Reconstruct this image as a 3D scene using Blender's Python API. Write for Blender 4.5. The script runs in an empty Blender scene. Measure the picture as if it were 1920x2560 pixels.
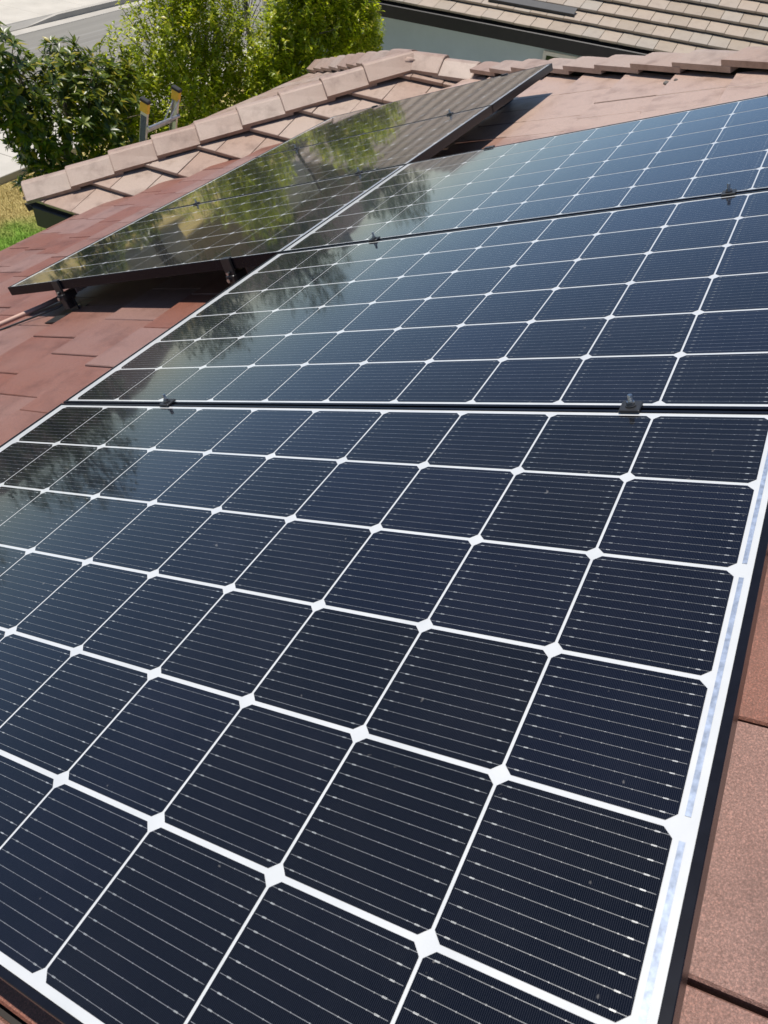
import bpy, math, random
import numpy as np
from mathutils import Vector, Matrix, Euler

random.seed(7)
rng = np.random.default_rng(11)
sc = bpy.context.scene
COL = sc.collection

# ------------------------------------------------------------------ camera
cam_d = bpy.data.cameras.new('camera')
cam_d.sensor_fit = 'VERTICAL'
cam_d.sensor_height = 36.0
cam_d.sensor_width = 27.0
cam_d.lens = 25.936
cam_d.clip_start = 0.02
cam_d.clip_end = 800
cam = bpy.data.objects.new('camera', cam_d)
COL.objects.link(cam)
_r = Vector((0.46162, -0.88495, 0.06141))
_d = Vector((-0.61079, -0.36729, -0.70145))
_f = Vector((0.6433, 0.2863, -0.71007))
cam.matrix_world = Matrix(((_r.x, -_d.x, -_f.x, -0.02505), (_r.y, -_d.y, -_f.y, 0.1394),
                           (_r.z, -_d.z, -_f.z, 0.61816), (0, 0, 0, 1)))
cam_d.dof.use_dof = True
cam_d.dof.focus_distance = 1.35
cam_d.dof.aperture_fstop = 17.0
sc.camera = cam

# ------------------------------------------------------------------ sky and sun
SUN = Vector((0.06, 0.25, 0.968)).normalized()
w = bpy.data.worlds.new('World')
sc.world = w
w.use_nodes = True
wn = w.node_tree
for n in list(wn.nodes):
    wn.nodes.remove(n)
wo = wn.nodes.new('ShaderNodeOutputWorld')
wb = wn.nodes.new('ShaderNodeBackground')
ws = wn.nodes.new('ShaderNodeTexSky')
ws.sky_type = 'NISHITA'
ws.sun_disc = False
ws.sun_elevation = math.asin(SUN.z)
ws.sun_rotation = math.atan2(SUN.x, SUN.y)
ws.air_density = 0.75
ws.dust_density = 0.0
ws.ozone_density = 3.0
wb.inputs['Strength'].default_value = 0.12
wn.links.new(ws.outputs[0], wb.inputs[0])
wn.links.new(wb.outputs[0], wo.inputs[0])
sd = bpy.data.lights.new('sun', 'SUN')
sd.energy = 4.9
sd.angle = math.radians(0.53)
sd.color = (1.0, 0.95, 0.88)
so = bpy.data.objects.new('sun', sd)
COL.objects.link(so)
so.rotation_euler = SUN.to_track_quat('Z', 'Y').to_euler()

sc.view_settings.view_transform = 'Standard'
sc.view_settings.look = 'None'
sc.view_settings.exposure = 0.1
sc.view_settings.gamma = 1.0
sc.view_settings.use_curve_mapping = False

# ------------------------------------------------------------------ materials
def new_mat(name):
    m = bpy.data.materials.new(name)
    m.use_nodes = True
    nt = m.node_tree
    b = nt.nodes['Principled BSDF']
    return m, nt, b

def N(nt, t, **kw):
    n = nt.nodes.new(t)
    for k, v in kw.items():
        setattr(n, k, v)
    return n

def L(nt, a, b):
    nt.links.new(a, b)

def noise(nt, scale, detail=3.0, rough=0.55, vec=None, stretch=None):
    n = N(nt, 'ShaderNodeTexNoise')
    n.inputs['Scale'].default_value = scale
    n.inputs['Detail'].default_value = detail
    n.inputs['Roughness'].default_value = rough
    if vec is not None:
        if stretch:
            mp = N(nt, 'ShaderNodeMapping')
            mp.inputs['Scale'].default_value = stretch
            L(nt, vec, mp.inputs['Vector'])
            vec = mp.outputs[0]
        L(nt, vec, n.inputs['Vector'])
    return n.outputs['Fac']

def ramp(nt, fac, stops):
    r = N(nt, 'ShaderNodeValToRGB')
    e = r.color_ramp.elements
    while len(e) < len(stops):
        e.new(0.5)
    for i, (p, c) in enumerate(stops):
        e[i].position = p
        e[i].color = (c[0], c[1], c[2], 1)
    L(nt, fac, r.inputs[0])
    return r.outputs[0]

def mix(nt, fac, a, b, mode='MIX'):
    m = N(nt, 'ShaderNodeMix', data_type='RGBA', blend_type=mode)
    for sock, v in ((m.inputs[0], fac), (m.inputs[6], a), (m.inputs[7], b)):
        if isinstance(v, (int, float)):
            sock.default_value = v
        elif isinstance(v, tuple):
            sock.default_value = (v[0], v[1], v[2], 1)
        else:
            L(nt, v, sock)
    return m.outputs[2]

def math_n(nt, op, a, b=None, clamp=False):
    m = N(nt, 'ShaderNodeMath', operation=op, use_clamp=clamp)
    for i, v in enumerate((a, b)):
        if v is None:
            continue
        if isinstance(v, (int, float)):
            m.inputs[i].default_value = v
        else:
            L(nt, v, m.inputs[i])
    return m.outputs[0]

def bump(nt, b, h, strength, dist):
    bn = N(nt, 'ShaderNodeBump')
    bn.inputs['Strength'].default_value = strength
    bn.inputs['Distance'].default_value = dist
    L(nt, h, bn.inputs['Height'])
    L(nt, bn.outputs[0], b.inputs['Normal'])

def pos(nt):
    return N(nt, 'ShaderNodeNewGeometry').outputs['Position']

def simple(name, col, rough=0.6, metal=0.0, spec=0.5, var=0.15, scale=8.0, bmp=0.0, bscale=200.0, coat=0.0):
    m, nt, b = new_mat(name)
    p = pos(nt)
    f = noise(nt, scale, 4, 0.6, p)
    c = ramp(nt, f, [(0.25, tuple(x * (1 - var) for x in col)), (0.75, tuple(min(1, x * (1 + var)) for x in col))])
    L(nt, c, b.inputs['Base Color'])
    b.inputs['Roughness'].default_value = rough
    b.inputs['Metallic'].default_value = metal
    b.inputs['Specular IOR Level'].default_value = spec
    if coat:
        b.inputs['Coat Weight'].default_value = coat
        b.inputs['Coat Roughness'].default_value = 0.03
    if bmp:
        bump(nt, b, noise(nt, bscale, 3, 0.6, p), bmp, 0.002)
    return m

def tile_mat(name, c1, c2, c3, rnd=0.3, stain=0.5, gran=0.5, fade=None):
    m, nt, b = new_mat(name)
    p = pos(nt)
    oi = N(nt, 'ShaderNodeObjectInfo')
    big = noise(nt, 1.7, 4, 0.6, p)
    mid = noise(nt, 6.0, 5, 0.65, p)
    k = math_n(nt, 'ADD', math_n(nt, 'MULTIPLY', oi.outputs['Random'], rnd), math_n(nt, 'MULTIPLY', big, 1 - rnd))
    base = ramp(nt, k, [(0.30, c1), (0.50, c2), (0.68, c3)])
    if fade:
        # the corner by the hip has bleached more than the rest of the slope
        sp = N(nt, 'ShaderNodeSeparateXYZ'); L(nt, p, sp.inputs[0])
        q = math_n(nt, 'SUBTRACT', math_n(nt, 'SUBTRACT', sp.outputs['X'], math_n(nt, 'MULTIPLY', sp.outputs['Y'], 1.0)), 1.95)
        q = math_n(nt, 'ADD', math_n(nt, 'MULTIPLY', q, 1.1), math_n(nt, 'MULTIPLY', math_n(nt, 'SUBTRACT', big, 0.5), 3.0))
        q = math_n(nt, 'ADD', q, math_n(nt, 'MULTIPLY', math_n(nt, 'SUBTRACT', oi.outputs['Random'], 0.5), 0.5), clamp=True)
        base = mix(nt, q, base, fade)
    st = ramp(nt, mid, [(0.50, (1, 1, 1)), (0.74, (0.52, 0.46, 0.42))])
    base = mix(nt, stain, base, st, 'MULTIPLY')
    fine = noise(nt, 430.0, 2, 0.8, p)
    grit_sparkle = ramp(nt, fine, [(0.30, (0.55, 0.52, 0.50)), (0.52, (1, 1, 1)), (0.72, (2.0, 1.85, 1.8))])  # grit speckle; its bright end paints sparkle glints into the colour
    base = mix(nt, gran, base, grit_sparkle, 'MULTIPLY')
    L(nt, base, b.inputs['Base Color'])
    b.inputs['Roughness'].default_value = 0.44
    b.inputs['Specular IOR Level'].default_value = 0.5
    h = math_n(nt, 'ADD', math_n(nt, 'MULTIPLY', noise(nt, 650, 3, 0.7, p), 1.0), math_n(nt, 'MULTIPLY', mid, 0.8))
    bump(nt, b, h, 0.7, 0.0016)
    return m

M = {}
M['tile_red'] = tile_mat('weathered red concrete tile', (0.200, 0.076, 0.048), (0.222, 0.112, 0.085), (0.245, 0.142, 0.116), 0.40, 0.75, 0.85, (0.40, 0.285, 0.225))
M['tile_pale'] = tile_mat('faded pink concrete tile', (0.32, 0.212, 0.155), (0.36, 0.26, 0.20), (0.37, 0.28, 0.22), 0.4, 0.8, 0.6)
M['mortar'] = simple('pink mortar', (0.42, 0.30, 0.235), 0.9, var=0.2, scale=30, bmp=1.0, bscale=60)
M['crumb'] = simple('grey crumbled mortar', (0.13, 0.115, 0.10), 0.95, var=0.4, scale=80)
M['deck'] = simple('dark roof underlay', (0.03, 0.026, 0.024), 0.9)
M['fascia'] = simple('dark brown painted fascia', (0.022, 0.017, 0.016), 0.5, var=0.25)
M['stucco_cream'] = simple('cream stucco', (0.55, 0.50, 0.43), 0.9, bmp=0.5, bscale=90)

# cells: dark silicon under flat solar glass, hairline silver fingers across
def cell_mat():
    m, nt, b = new_mat('dark blue silicon cell under glass')
    tc = N(nt, 'ShaderNodeTexCoord')
    sp = N(nt, 'ShaderNodeSeparateXYZ')
    L(nt, tc.outputs['Object'], sp.inputs[0])
    s = math_n(nt, 'SINE', math_n(nt, 'MULTIPLY', sp.outputs['Y'], 2 * math.pi / 0.00165))
    line = ramp(nt, math_n(nt, 'ADD', math_n(nt, 'MULTIPLY', s, 0.5), 0.5), [(0.72, (0, 0, 0)), (0.95, (1, 1, 1))])
    oi = N(nt, 'ShaderNodeObjectInfo')
    p = pos(nt)
    n1 = noise(nt, 9, 3, 0.5, p)
    k = math_n(nt, 'ADD', math_n(nt, 'MULTIPLY', oi.outputs['Random'], 0.6), math_n(nt, 'MULTIPLY', n1, 0.4))
    base = ramp(nt, k, [(0.25, (0.0008, 0.0009, 0.0014)), (0.5, (0.0012, 0.0014, 0.0028)), (0.8, (0.0018, 0.0028, 0.0085))])
    base = mix(nt, math_n(nt, 'MULTIPLY', line, 0.7), base, (0.028, 0.030, 0.036))
    du = noise(nt, 4.5, 6, 0.75, p)
    film = math_n(nt, 'MULTIPLY', ramp(nt, du, [(0.42, (0, 0, 0)), (0.75, (1, 1, 1))]), 0.014)
    base = mix(nt, film, base, (0.30, 0.28, 0.25))
    sp2 = noise(nt, 75, 2, 0.4, p)
    base = mix(nt, math_n(nt, 'MULTIPLY', ramp(nt, sp2, [(0.765, (0, 0, 0)), (0.80, (1, 1, 1))]), 0.25), base, (0.35, 0.33, 0.30))
    L(nt, base, b.inputs['Base Color'])
    b.inputs['Roughness'].default_value = 0.45
    b.inputs['Roughness'].default_value = 0.16
    b.inputs['Specular IOR Level'].default_value = 0.06
    b.inputs['Specular Tint'].default_value = (0.05, 0.30, 1.0, 1)
    b.inputs['Coat Weight'].default_value = 1.0
    b.inputs['Coat IOR'].default_value = 1.41
    # faint dust on the glass and its light surface texture
    dust = noise(nt, 26, 5, 0.7, p)
    cr = N(nt, 'ShaderNodeMapRange')
    L(nt, dust, cr.inputs[0])
    cr.inputs[1].default_value = 0.35
    cr.inputs[2].default_value = 0.8
    cr.inputs[3].default_value = 0.025
    cr.inputs[4].default_value = 0.06
    L(nt, cr.outputs[0], b.inputs['Coat Roughness'])
    return m
M['cell'] = cell_mat()

def sheet_mat():
    m, nt, b = new_mat('white backsheet under glass')
    p = pos(nt)
    c = ramp(nt, noise(nt, 14, 4, 0.6, p), [(0.3, (0.49, 0.50, 0.495)), (0.7, (0.56, 0.565, 0.555))])
    L(nt, c, b.inputs['Base Color'])
    b.inputs['Roughness'].default_value = 0.5
    b.inputs['Coat Weight'].default_value = 1.0
    b.inputs['Coat IOR'].default_value = 1.5
    b.inputs['Coat Roughness'].default_value = 0.03
    return m
M['sheet'] = sheet_mat()
M['silver'] = simple('tinned wire under glass', (0.52, 0.52, 0.49), 0.42, 0.5, var=0.25, scale=60, coat=1.0)
M['wire'] = simple('thin round wire under glass', (0.25, 0.25, 0.245), 0.42, 0.4, var=0.3, scale=30, coat=1.0)
M['ribbon'] = simple('tinned bus ribbon under glass', (0.34, 0.39, 0.48), 0.4, 0.35, var=0.4, scale=120, coat=1.0)
M['black_alu'] = simple('black anodised aluminium', (0.006, 0.0065, 0.010), 0.26, 0.0, 0.2, var=0.3, scale=40)
M['black_steel'] = simple('black coated steel', (0.02, 0.02, 0.021), 0.42, 0.0, 0.5, var=0.3, scale=30)
M['bolt'] = simple('stainless steel', (0.42, 0.42, 0.41), 0.28, 1.0, var=0.2, scale=90)
M['conduit'] = simple('conduit painted roof pink', (0.50, 0.31, 0.24), 0.6, var=0.15, scale=40)
M['cable'] = simple('black cable', (0.015, 0.015, 0.016), 0.5)
M['alu'] = simple('bare aluminium', (0.48, 0.48, 0.47), 0.38, 0.85, var=0.2, scale=25)
M['alu_label'] = simple('dark label print on rail', (0.05, 0.065, 0.09), 0.5, var=0.6, scale=60)
M['yellow'] = simple('yellow plastic', (0.68, 0.40, 0.02), 0.45, var=0.12, scale=30)
M['rubber'] = simple('black rubber', (0.02, 0.02, 0.02), 0.75)

# ------------------------------------------------------------------ helpers
def link(o, parent=None):
    COL.objects.link(o)
    if parent is not None:
        o.parent = parent
    return o

def tag(o, label=None, cat=None, group=None, kind=None):
    if label: o['label'] = label
    if cat: o['category'] = cat
    if group: o['group'] = group
    if kind: o['kind'] = kind
    return o

def empty(name, mat=None, parent=None):
    o = bpy.data.objects.new(name, None)
    o.empty_display_size = 0.1
    link(o, parent)
    if mat is not None:
        o.matrix_basis = mat
    return o

class MB:
    def __init__(self):
        self.v = []; self.f = []
    def quad_box(self, x0, x1, y0, y1, z0, z1, mat=None):
        p = [(x0, y0, z0), (x1, y0, z0), (x1, y1, z0), (x0, y1, z0), (x0, y0, z1), (x1, y0, z1), (x1, y1, z1), (x0, y1, z1)]
        self.add(p, [(0, 3, 2, 1), (4, 5, 6, 7), (0, 1, 5, 4), (1, 2, 6, 5), (2, 3, 7, 6), (3, 0, 4, 7)], mat)
        return self
    def bev_box(self, x0, x1, y0, y1, z0, z1, e, mat=None):
        # box with all top edges and upright edges chamfered
        def ring(z, i):
            return [(x0 + i, y0, z), (x1 - i, y0, z), (x1, y0 + i, z), (x1, y1 - i, z), (x1 - i, y1, z), (x0 + i, y1, z), (x0, y1 - i, z), (x0, y0 + i, z)]
        r = ring(z0, e) + ring(z1 - e, e) + [((q[0] - (x0 + x1) / 2) * (1 - 2 * e / (x1 - x0)) + (x0 + x1) / 2,
             (q[1] - (y0 + y1) / 2) * (1 - 2 * e / (y1 - y0)) + (y0 + y1) / 2, z1) for q in ring(z1, e)]
        fs = [tuple(range(7, -1, -1)), tuple(range(16, 24))]
        for k in (0, 8):
            for i in range(8):
                j = (i + 1) % 8
                fs.append((k + i, k + j, k + 8 + j, k + 8 + i))
        self.add(r, fs, mat)
        return self
    def add(self, pts, faces, mat=None):
        o = len(self.v)
        if mat is not None:
            pts = [tuple(mat @ Vector(q)) for q in pts]
        self.v += [tuple(q) for q in pts]
        self.f += [tuple(o + i for i in f) for f in faces]
        return self
    def prism(self, poly, z0, z1, e=0.0):
        # polygon (x, y, z offset functions allowed) extruded; e chamfers the top
        n = len(poly)
        zf0 = z0 if callable(z0) else (lambda x, y: z0)
        zf1 = z1 if callable(z1) else (lambda x, y: z1)
        cx = sum(p[0] for p in poly) / n; cy = sum(p[1] for p in poly) / n
        pts = [(x, y, zf0(x, y)) for x, y in poly] + [(x, y, zf1(x, y) - e) for x, y in poly]
        fs = [tuple(range(n - 1, -1, -1))]
        for i in range(n):
            j = (i + 1) % n
            fs.append((i, j, n + j, n + i))
        if e > 0:
            for x, y in poly:
                d = math.hypot(cx - x, cy - y) or 1
                q = min(0.3, 1.3 * e / d)
                X = x + (cx - x) * q; Y = y + (cy - y) * q
                pts.append((X, Y, zf1(X, Y)))
            for i in range(n):
                j = (i + 1) % n
                fs.append((n + i, n + j, 2 * n + j, 2 * n + i))
            fs.append(tuple(range(2 * n, 3 * n)))
        else:
            fs.append(tuple(range(n, 2 * n)))
        self.add(pts, fs)
        return self
    def tube(self, path, rad, seg=8, cap=True):
        path = [Vector(p) for p in path]
        if isinstance(rad, (int, float)):
            rad = [rad] * len(path)
        o = len(self.v)
        up = Vector((0.12, 0.35, 1)).normalized()
        for i, p in enumerate(path):
            t = (path[min(i + 1, len(path) - 1)] - path[max(i - 1, 0)]).normalized()
            a = t.cross(up)
            if a.length < 0.05:
                a = t.cross(Vector((1, 0, 0)))
            a.normalize(); b = t.cross(a)
            for k in range(seg):
                an = 2 * math.pi * k / seg
                self.v.append(tuple(p + (a * math.cos(an) + b * math.sin(an)) * rad[i]))
        for i in range(len(path) - 1):
            for k in range(seg):
                j = (k + 1) % seg
                self.f.append((o + i * seg + k, o + i * seg + j, o + (i + 1) * seg + j, o + (i + 1) * seg + k))
        if cap:
            self.f.append(tuple(o + k for k in range(seg - 1, -1, -1)))
            e = o + (len(path) - 1) * seg
            self.f.append(tuple(e + k for k in range(seg)))
        return self
    def mesh(self, name, mat, smooth=False):
        me = bpy.data.meshes.new(name)
        me.from_pydata(self.v, [], self.f)
        me.materials.append(mat)
        if smooth:
            me.shade_smooth()
        me.update()
        return me
    def build(self, name, mat, parent=None, smooth=False):
        o = bpy.data.objects.new(name, self.mesh(name, mat, smooth))
        return link(o, parent)

def box(name, mat, parent, x0, x1, y0, y1, z0, z1, e=0.0):
    m = MB()
    if e:
        m.bev_box(x0, x1, y0, y1, z0, z1, e)
    else:
        m.quad_box(x0, x1, y0, y1, z0, z1)
    return m.build(name, mat, parent)

def clip_poly(poly, region):
    # Sutherland-Hodgman: both counter-clockwise convex lists of (a, b)
    out = poly
    n = len(region)
    for i in range(n):
        ax, ay = region[i]; bx, by = region[(i + 1) % n]
        inp, out = out, []
        def side(p): return (bx - ax) * (p[1] - ay) - (by - ay) * (p[0] - ax)
        for k in range(len(inp)):
            p, q = inp[k], inp[(k + 1) % len(inp)]
            sp_, sq_ = side(p), side(q)
            if sp_ >= 0:
                out.append(p)
            if (sp_ >= 0) != (sq_ >= 0):
                t = sp_ / (sp_ - sq_)
                out.append((p[0] + (q[0] - p[0]) * t, p[1] + (q[1] - p[1]) * t))
        if len(out) < 3:
            return []
    res = []
    for p in out:
        if not res or math.hypot(p[0] - res[-1][0], p[1] - res[-1][1]) > 0.004:
            res.append(p)
    if len(res) > 2 and math.hypot(res[0][0] - res[-1][0], res[0][1] - res[-1][1]) < 0.004:
        res.pop()
    return res if len(res) > 2 else []

def area(poly):
    return 0.5 * sum(poly[i][0] * poly[(i + 1) % len(poly)][1] - poly[(i + 1) % len(poly)][0] * poly[i][1] for i in range(len(poly)))

# ------------------------------------------------------------------ frame of the place
TH = math.radians(21.5)
CT, ST, TT = math.cos(TH), math.sin(TH), math.tan(TH)
GZ = -4.9                       # ground
H = 0.168                       # tile surface below the top of the panels

def frame(origin, W, D):
    W = Vector(W); D = Vector(D); Nn = W.cross(D)
    return Matrix(((W.x, D.x, Nn.x, origin[0]), (W.y, D.y, Nn.y, origin[1]), (W.z, D.z, Nn.z, origin[2]), (0, 0, 0, 1)))

PANEL_F = frame((0, 0, 0), (1, 0, 0), (0, CT, -ST))     # local: (along the eave, down the slope, out)
def P2W(x, y, n):                                        # x down slope, y along eave
    return PANEL_F @ Vector((y, x, n))

# ------------------------------------------------------------------ ground, street
def ground_mat():
    m, nt, b = new_mat('lawn, dry near the pavement')
    p = pos(nt)
    sp = N(nt, 'ShaderNodeSeparateXYZ'); L(nt, p, sp.inputs[0])
    n1 = noise(nt, 0.9, 5, 0.6, p)
    d = math_n(nt, 'ADD', math_n(nt, 'MULTIPLY', math_n(nt, 'SUBTRACT', sp.outputs['Y'], 10.55), 0.9), math_n(nt, 'MULTIPLY', math_n(nt, 'SUBTRACT', n1, 0.5), 3.2))
    far = math_n(nt, 'MULTIPLY', math_n(nt, 'GREATER_THAN', sp.outputs['Y'], 14.0), 6.0)
    d = math_n(nt, 'SUBTRACT', d, far)
    mask = math_n(nt, 'ADD', d, 0.5, clamp=True)
    n2 = noise(nt, 14, 4, 0.7, p)
    green = ramp(nt, n2, [(0.3, (0.13, 0.26, 0.02)), (0.7, (0.22, 0.37, 0.04))])
    dry = ramp(nt, n2, [(0.3, (0.42, 0.33, 0.11)), (0.7, (0.60, 0.47, 0.19))])
    L(nt, mix(nt, mask, green, dry), b.inputs['Base Color'])
    b.inputs['Roughness'].default_value = 0.9
    bump(nt, b, noise(nt, 60, 4, 0.7, p), 0.8, 0.03)
    return m
M['lawn'] = ground_mat()
g = MB().add([(-300, -300, GZ), (300, -300, GZ), (300, 300, GZ), (-300, 300, GZ)], [(0, 1, 2, 3)]).build('ground', M['lawn'])
tag(g, kind='structure')

def asphalt():
    m, nt, b = new_mat('worn grey asphalt')
    p = pos(nt)
    s = noise(nt, 1.0, 5, 0.6, p, (0.12, 2.2, 1))
    s2 = noise(nt, 1.0, 3, 0.6, p, (0.03, 7.0, 1))
    f = noise(nt, 120, 3, 0.7, p)
    c = ramp(nt, s, [(0.3, (0.185, 0.174, 0.152)), (0.7, (0.235, 0.222, 0.195))])
    c = mix(nt, math_n(nt, 'MULTIPLY', ramp(nt, s2, [(0.58, (0, 0, 0)), (0.66, (1, 1, 1))]), 0.35), c, (0.32, 0.31, 0.29))
    c = mix(nt, 0.5, c, ramp(nt, f, [(0.3, (0.75, 0.75, 0.75)), (0.7, (1.15, 1.15, 1.15))]), 'MULTIPLY')
    L(nt, c, b.inputs['Base Color'])
    b.inputs['Roughness'].default_value = 0.85
    bump(nt, b, f, 0.4, 0.004)
    return m
M['asphalt'] = asphalt()
def concrete(name, c):
    m, nt, b = new_mat(name)
    p = pos(nt)
    n1 = noise(nt, 1.3, 5, 0.65, p); n2 = noise(nt, 60, 3, 0.7, p)
    col = ramp(nt, n1, [(0.3, tuple(x * 0.88 for x in c)), (0.7, tuple(x * 1.08 for x in c))])
    col = mix(nt, 0.4, col, ramp(nt, n2, [(0.3, (0.85, 0.85, 0.85)), (0.7, (1.1, 1.1, 1.1))]), 'MULTIPLY')
    L(nt, col, b.inputs['Base Color'])
    b.inputs['Roughness'].default_value = 0.85
    bump(nt, b, n2, 0.3, 0.003)
    return m
M['concrete'] = concrete('pale concrete', (0.50, 0.465, 0.405))
M['gutter'] = concrete('gutter concrete', (0.43, 0.40, 0.35))

NX0 = 14.98
KN, KF = 13.5, 18.95            # near and far kerb lines
def slab(name, x0, x1, y0, y1, z, mat, th=0.3, parent=None):
    return tag(box(name, mat, parent, x0, x1, y0, y1, z - th, z), kind='structure')
slab('road', -120, 160, KN, KF, GZ + 0.008, M['asphalt'])
slab('gutter', -120, 160, KF - 0.36, KF - 0.002, GZ + 0.016, M['gutter'], 0.3).name = 'gutter_far'
slab('gutter_near', -120, 160, KN + 0.002, KN + 0.36, GZ + 0.016, M['gutter'], 0.3)
# pavements cut into slabs by joints
def pavement(name, y0, y1, z, xa, xb, piece, whole0, whole1):
    root = box(name, M['gutter'], None, whole0, whole1, y0, y1, z - 0.3, z - 0.012)
    tag(root, kind='structure')
    me = MB().bev_box(0.006, piece - 0.006, y0 + 0.004, y1 - 0.004, z - 0.1, z, 0.006).mesh('paving_slab', M['concrete'])
    n = int((xb - xa) / piece)
    for i in range(n):
        o = bpy.data.objects.new('paving_slab', me); link(o, root)
        o.location = (xa + i * piece, 0, random.uniform(-0.003, 0.003))
    return root
pavement('pavement_near', 11.78, KN - 0.152, GZ + 0.12, 6.4, 12.4, 1.5, -60, 90)
tag(box('kerb_near', M['gutter'], None, -60, 90, KN - 0.15, KN, GZ - 0.2, GZ + 0.125), kind='structure')
pavement('pavement_far', KF + 0.152, 21.2, GZ + 0.15, 15.5, 27.5, 1.5, -60, 120)
# far kerb, dropping to a driveway mouth on its left
kb = MB()
pr = [(-60, 0.13), (10.5, 0.13), (11.6, 0.025), (16.1, 0.025), (17.3, 0.145), (120, 0.145)]
for (xa, za), (xb, zb) in zip(pr[:-1], pr[1:]):
    kb.add([(xa, KF, GZ - 0.2), (xb, KF, GZ - 0.2), (xb, KF + 0.15, GZ - 0.2), (xa, KF + 0.15, GZ - 0.2),
            (xa, KF + 0.02, GZ + za), (xb, KF + 0.02, GZ + zb), (xb, KF + 0.15, GZ + za * 0 + max(zb, 0.14)), (xa, KF + 0.15, GZ + max(za, 0.14))],
           [(0, 3, 2, 1), (4, 5, 6, 7), (0, 1, 5, 4), (2, 3, 7, 6)])
tag(kb.build('kerb_far', M['gutter']), kind='structure')

slab('side_yard_bounce_slab', 8.77, NX0, -8, 9.6, GZ + 0.02, M['concrete'], 0.2)  # pale slab added to bounce warm light onto the neighbour's wall

# ------------------------------------------------------------------ our house with its tiled roof
house = empty('tile_roof_house', Matrix.Translation((0, 0, GZ)))
tag(house, 'house under a weathered pink and red flat tile roof carrying the solar panels', 'house')
INV = Matrix.Translation((0, 0, -GZ))

TW, TE, TL, TK = 0.308, 0.351, 0.425, 0.026
def tile_poly_mesh(poly, sbutt, rise=0.0, tk=TK):
    # poly in (w, s); height follows the lap: butt end rides high
    def top(x, y): return 0.014 + rise - (sbutt - y) * ((tk + rise * 0.6) / TE)
    def bot(x, y): return top(x, y) - tk
    return MB().prism(poly, bot, top, 0.0035)

def slope(name, F, region, butts, phase, mat, vis, hidden_name=None, jit=1.0, label=None, deck_drop=0.055, rise=0.0, tk=None, treg=None, root=None, inv=INV, TW=TW):
    """a roof slope: deck mesh (part) with each tile as a child; region = convex polygon in (w, s), counter-clockwise"""
    d = MB().prism(region, -deck_drop - 0.05, -deck_drop).build(name, M['deck'], root)
    d.matrix_basis = inv @ F
    if label: d['label'] = label
    shared = []
    tk = tk or TK
    for v in range(4):
        w0 = -TW / 2 + 0.0025 + random.uniform(0, 0.002); w1 = TW / 2 - 0.0025 - random.uniform(0, 0.002)
        e = random.uniform(-0.003, 0.003)
        shared.append(tile_poly_mesh([(w0, -TL), (w1, -TL), (w1, e), (w0, -e)], 0.0, rise, tk).mesh('tile', mat))
    hid = MB()
    wmin = min(p[0] for p in region); wmax = max(p[0] for p in region)
    n = 0
    for k, sb in enumerate(butts):
        ph = phase(k)
        i0 = int(math.floor((wmin - ph) / TW)) - 1; i1 = int(math.ceil((wmax - ph) / TW)) + 1
        for i in range(i0, i1):
            wc = ph + (i + 0.5) * TW
            rect = [(wc - TW / 2 + 0.003, sb - TL), (wc + TW / 2 - 0.003, sb - TL), (wc + TW / 2 - 0.003, sb), (wc - TW / 2 + 0.003, sb)]
            c = clip_poly(rect, treg or region)
            if not c or area(c) < 0.004:
                continue
            whole = area(c) > 0.995 * area(rect)
            if not vis(wc, sb - TE / 2):
                m2 = tile_poly_mesh(c, sb, rise, tk)
                hid.add(m2.v, m2.f)
                continue
            n += 1
            if whole:
                o = bpy.data.objects.new('tile', random.choice(shared)); link(o, d)
                o.location = (wc, sb + random.uniform(-0.004, 0.004) * jit, random.uniform(-0.0015, 0.003) * jit)
            else:
                cc = [(p[0] - wc, p[1] - sb) for p in c]
                o = tile_poly_mesh(cc, 0.0, rise, tk).build('tile', mat, d)
                o.location = (wc, sb, random.uniform(-0.001, 0.003) * jit)
            o.rotation_euler = (random.uniform(-0.004, 0.004) * jit, random.uniform(-0.005, 0.005) * jit, random.uniform(-0.006, 0.006) * jit)
    if hid.v:
        hb = hid.build('covered_tiles', mat, d)
        hb['kind'] = 'stuff'
    print('slope', name, 'tiles', n)
    return d

# the main slope, falling towards the street
FM = frame((0, 0, -H / CT), (1, 0, 0), (0, CT, -ST))
def plan(pts):          # plan (X, Y) to (w, s) on the main slope
    return [(x, y / CT) for x, y in pts]
M_reg = plan([(-3.2, -2.3), (1.9, -2.3), (6.83, 2.63), (4.44, 5.17), (-3.2, 5.17)])
panel_rects = [(-0.0255, 1.6605, -0.0115, 3.06), (1.68, 3.365, 2.067, 5.134)]     # x0, x1, y0, y1
def visM(wc, s):
    x = s + H * TT
    if wc < -0.45 or x < -0.45 - 0.25 * max(0.0, 1 - wc):
        return False
    if x < -0.1 and wc > 1.4 and wc < 2.2: 
        return False
    if wc < 1.0 and x > 1.9 and wc < 1.0 - (x - 1.9) * 0.0 and x > 2.4:
        return False
    for x0, x1, y0, y1 in panel_rects:
        if x0 + 0.24 < x < x1 - 0.24 and y0 + 0.26 < wc < y1 - 0.26:
            return False
    if 1.4 < x < 1.95 and 2.3 < wc < 2.8:
        return False
    return True
butts = [0.464 + 0.351 * k for k in range(-8, 16)]
slope('main_slope', FM, M_reg, butts, lambda k: (0.11 if k % 2 == 0 else 0.285) + random.uniform(-0.012, 0.012), M['tile_red'], visM, root=house, treg=plan([(-3.2, -2.3), (1.79, -2.3), (6.72, 2.63), (4.44, 5.17), (-3.2, 5.17)]))

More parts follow.
